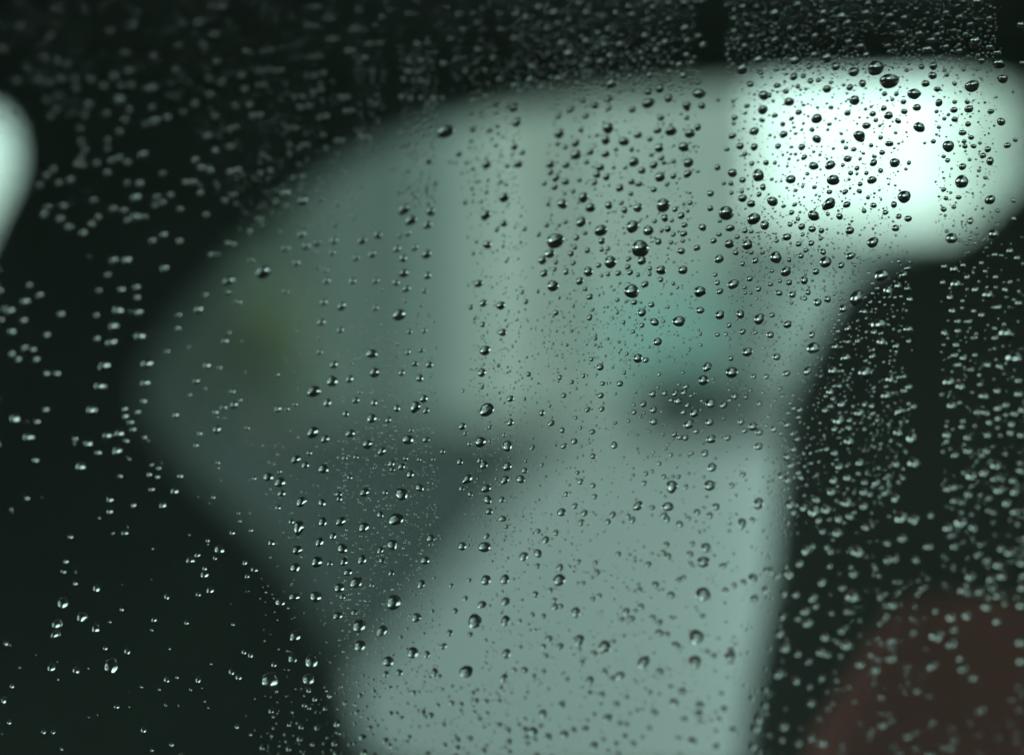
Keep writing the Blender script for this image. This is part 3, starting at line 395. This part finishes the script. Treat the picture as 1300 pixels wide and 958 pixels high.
# drops go on below the last row the photograph shows
grid = {}
def near(x, y, d):
    for i in range(int(x) // 16 - 2, int(x) // 16 + 3):
        for j in range(int(y) // 16 - 2, int(y) // 16 + 3):
            for (a, b, c) in grid.get((i, j), ()):
                if (x - a) ** 2 + (y - b) ** 2 < (0.5 * (d + c) * 0.98) ** 2: return True
    return False
def put_grid(t): grid.setdefault((int(t[0]) // 16, int(t[1]) // 16), []).append(t)
for t in big: put_grid(t)
BARE = [(886, 925, 0, 330), (556, 598, 120, 640), (672, 692, 115, 330), (1150, 1192, 180, 700), (1100, 1135, 45, 82), (1268, 1300, 0, 90), (497, 510, 90, 240)]
fill = []
def fill_zone(x0, x1, y0, y1, n, d0, d1, bare=True):
    for _ in range(n):
        for _try in range(6):
            x = rnd.uniform(x0, x1); y = rnd.uniform(y0, y1)
            d = d0 + (d1 - d0) * rnd.random() ** 2.2
            wob = 5 * math.sin(y / 31.0) + 3 * math.sin(y / 11.0 + 1)      # runs wander on their way down
            if bare and any(a < x + wob < b and c < y < e for a, b, c, e in BARE) and rnd.random() > 0.07: continue
            if near(x, y, d): continue
            fill.append((x, y, d)); put_grid((x, y, d)); break
for z in ((650, 890, -10, 118, 560, 2.6, 6.5), (922, 1275, -10, 92, 850, 2.2, 6.5), (-10, 108, -10, 110, 95, 1.8, 5.5), (60, 100, 100, 150, 12, 1.8, 5), (108, 205, -10, 95, 55, 1.8, 5.5),
          (205, 425, -10, 130, 200, 1.8, 5.6), (250, 430, 120, 245, 170, 1.8, 5.2), (300, 460, 225, 290, 110, 1.7, 5), (450, 488, 65, 200, 100, 1.8, 5.5), (430, 650, -10, 60, 120, 1.8, 6),
          (505, 555, 55, 265, 150, 2.5, 6), (572, 660, 60, 260, 190, 2.2, 5), (690, 888, 105, 470, 760, 1.3, 4.2), (925, 1152, 92, 330, 760, 1.3, 4.2), (1185, 1265, 95, 310, 210, 1.3, 4),
          (925, 1062, 300, 500, 420, 1.4, 4.2), (1055, 1160, 325, 640, 330, 2.0, 6), (1195, 1310, 290, 640, 210, 2.2, 6.5), (1050, 1180, 640, 880, 100, 2.5, 6), (1195, 1310, 640, 770, 60, 3, 7),
          (975, 1050, 500, 680, 130, 2, 5), (600, 805, 400, 660, 380, 1.4, 3.8), (800, 1000, 470, 880, 330, 2, 5), (610, 800, 650, 880, 330, 1.6, 4.2), (430, 560, 400, 880, 800, 1.7, 4),
          (590, 662, 260, 700, 280, 1.6, 3.8), (330, 440, 560, 880, 110, 1.5, 3.4), (300, 420, 290, 560, 60, 1.5, 3.5), (0, 330, 230, 880, 60, 1.5, 4), (640, 700, 250, 420, 30, 1.4, 3),
          (0, 340, 868, 975, 36, 2, 9), (340, 650, 868, 975, 330, 1.5, 8), (650, 980, 868, 975, 150, 2, 12), (980, 1310, 868, 975, 60, 4, 12),
          (-160, 0, -100, 1000, 500, 3, 9), (1300, 1420, -100, 1000, 500, 3, 10), (0, 1300, -110, -10, 1500, 3, 9)):
    fill_zone(*z)

def drop_shape(seg, rings, h, jit, point, r):           # plano-convex bead, unit base radius; a dome on a flat foot
    ph = [r.uniform(0, 6.28) for _ in range(3)]
    def rad(t):
        k = 1 + jit * (0.6 * math.sin(2 * t + ph[0]) + 0.5 * math.sin(3 * t + ph[1]) + 0.25 * math.sin(5 * t + ph[2]))
        if point: k *= 1 + point * max(0, math.cos(t - ph[0])) ** 8
        return k
    R = (1 + h * h) / (2 * h); amax = math.asin(min(1, 1 / R)) if h <= 1 else math.pi - math.asin(1 / R)
    vs_ = [(0, 0, h)]; fs_ = []
    for k in range(1, rings + 1):
        a = amax * k / rings; rr = R * math.sin(a); zz = R * math.cos(a) - (R - h)
        for i in range(seg):
            t = 2 * math.pi * i / seg; q = 1 + (rad(t) - 1) * (rr ** 1.5 if rr > 0 else 0)
            vs_.append((rr * q * math.cos(t), rr * q * math.sin(t), max(zz, 0.0)))
    for i in range(seg): fs_.append((0, 1 + i, 1 + (i + 1) % seg))
    for k in range(rings - 1):
        for i in range(seg):
            j = (i + 1) % seg; a = 1 + k * seg; b = a + seg
            fs_.append((a + i, b + i, b + j, a + j))
    n0 = len(vs_); last = 1 + (rings - 1) * seg
    vs_ += [vs_[last + i] for i in range(seg)]           # foot has its own rim so the edge stays sharp
    fs_.append(tuple(reversed(range(n0, n0 + seg))))
    return vs_, fs_

N_BIG = 300
# the nearest, largest beads stand on their own; blurred ones count by their true size
order = sorted(big, key=lambda t: -t[2])
solo, rest = order[:N_BIG], order[N_BIG:]
variants = []
for k in range(14):
    r = random.Random(100 + k)
    vs_, fs_ = drop_shape(32, 11, r.uniform(0.48, 0.74), r.uniform(0.02, 0.10), (0.24 if k % 5 == 4 else 0.0), r)
    me = bpy.data.meshes.new("raindrop"); me.from_pydata(vs_, [], fs_); me.materials.append(M_WATER)
    me.polygons.foreach_set("use_smooth", [len(f.vertices) < 5 for f in me.polygons])
    variants.append(me)
REG = [((0, 325, 0, 112), "dark top left corner"), ((325, 650, 0, 112), "dark top left of middle"), ((650, 925, 0, 112), "dark top right of middle"),
       ((925, 1300, 0, 92), "dark strip above the white glare"), ((925, 1300, 92, 325), "white glare"), ((650, 925, 112, 325), "pale area beside white glare"),
       ((430, 650, 112, 325), "green area below dark top"), ((0, 430, 112, 325), "dark area beside left window"),
       ((0, 250, 325, 560), "black area at middle left"), ((250, 480, 325, 560), "dim green area at middle left"), ((480, 690, 325, 560), "centre of the glass"),
       ((690, 1040, 325, 560), "pale green area right of centre"), ((1040, 1300, 325, 560), "black seat area at middle right"),
       ((0, 400, 560, 870), "dark bottom left area"), ((400, 640, 560, 870), "grey bottom left of middle"), ((640, 985, 560, 870), "pale grey bottom area"), ((985, 1300, 560, 870), "dark bottom right area")]
VN = ("upper", "middle", "lower"); HN = ("left", "centre", "right")
RANK = ("largest", "second largest", "third largest", "fourth largest", "fifth largest", "sixth largest", "seventh largest", "eighth largest", "ninth largest", "tenth largest", "eleventh largest", "twelfth largest", "thirteenth largest", "fourteenth largest")
cells = {}
for t in solo:
    for (x0, x1, y0, y1), nm in REG:
        if x0 <= t[0] < x1 + (x1 == 1300) * 20 and y0 <= t[1] < y1:
            i = min(2, int(3 * (t[0] - x0) / (x1 - x0))); j = min(2, int(3 * (t[1] - y0) / (y1 - y0)))
            cells.setdefault((nm, j, i), []).append(t); break
for (nm, j, i), ts in cells.items():
    part = VN[j] + " " + HN[i] if (j, i) != (1, 1) else "very middle"
    for k, t in enumerate(ts):
        p, Y = on_glass(t[0], t[1])
        r = t[2] * 0.5 / F * Y * 1.04
        o = bpy.data.objects.new("raindrop", rnd.choice(variants))
        st = rnd.uniform(0.92, 1.12)
        rot = rnd.uniform(0, 6.283) if o.data is not variants[4] else rnd.gauss(0, 0.5)
        ca, sa = math.cos(rot), math.sin(rot)
        A = (T1 * ca + T2 * sa) * r * st; B = (T2 * ca - T1 * sa) * r / st; N = N_OUT * r * rnd.uniform(0.9, 1.1)
        q = p + N_OUT * 0.00008
        o.matrix_world = Matrix(((A.x, B.x, N.x, q.x), (A.y, B.y, N.y, q.y), (A.z, B.z, N.z, q.z), (0, 0, 0, 1)))
        C.objects.link(o)
        which = RANK[k] + " raindrop" if len(ts) > 1 else "large lone raindrop"
        tag(o, "%s in the %s part of the %s" % (which, part, nm), "raindrop", "raindrops on the window glass")

# the thousands of smaller beads: one mesh
import numpy as np
protos = {}
for key, (seg, rings) in {"s": (9, 4), "m": (14, 6)}.items():
    for k in range(8):
        r = random.Random(500 + k)
        protos[(key + "+", k)] = drop_shape(seg, rings, r.uniform(0.64, 0.82), r.uniform(0.0, 0.06), 0.0, r)
        protos[(key, k)] = drop_shape(seg, rings, r.uniform(0.48, 0.74), r.uniform(0.0, 0.08), 0.0, r)
allv, loops, starts, totals, smooth = [], [], [], [], []
nv = nl = 0
for t in rest + fill:
    p, Y = on_glass(t[0], t[1])
    r = t[2] * 0.5 / F * Y * 1.04
    vs_, fs_ = protos[(("m" if t[2] > 5.5 else "s") + ("+" if t[0] < 660 and t[1] < 290 else ""), rnd.randrange(8))]
    a = np.array(vs_); rot = rnd.uniform(0, 6.283); st = rnd.uniform(0.9, 1.15)
    ca, sa = math.cos(rot), math.sin(rot)
    A = (T1 * ca + T2 * sa) * r * st; B = (T2 * ca - T1 * sa) * r / st; N = N_OUT * r
    q = p + N_OUT * 0.00008
    allv.append(a[:, :1] * np.array(A) + a[:, 1:2] * np.array(B) + a[:, 2:] * np.array(N) + np.array(q))
    for f in fs_:
        loops.extend([nv + i for i in f]); starts.append(nl); totals.append(len(f)); nl += len(f); smooth.append(len(f) < 5)
    nv += len(vs_)
me = bpy.data.meshes.new("fine_raindrops")
me.vertices.add(nv); me.vertices.foreach_set("co", np.concatenate(allv).ravel())
me.loops.add(nl); me.loops.foreach_set("vertex_index", loops)
me.polygons.add(len(starts)); me.polygons.foreach_set("loop_start", starts)
me.polygons.foreach_set("use_smooth", smooth)
me.update(calc_edges=True); me.validate()
me.materials.append(M_WATER)
fo = bpy.data.objects.new("fine_raindrops", me); C.objects.link(fo)
tag(fo, "countless fine raindrops beaded all over the window glass", "raindrops", kind="stuff")
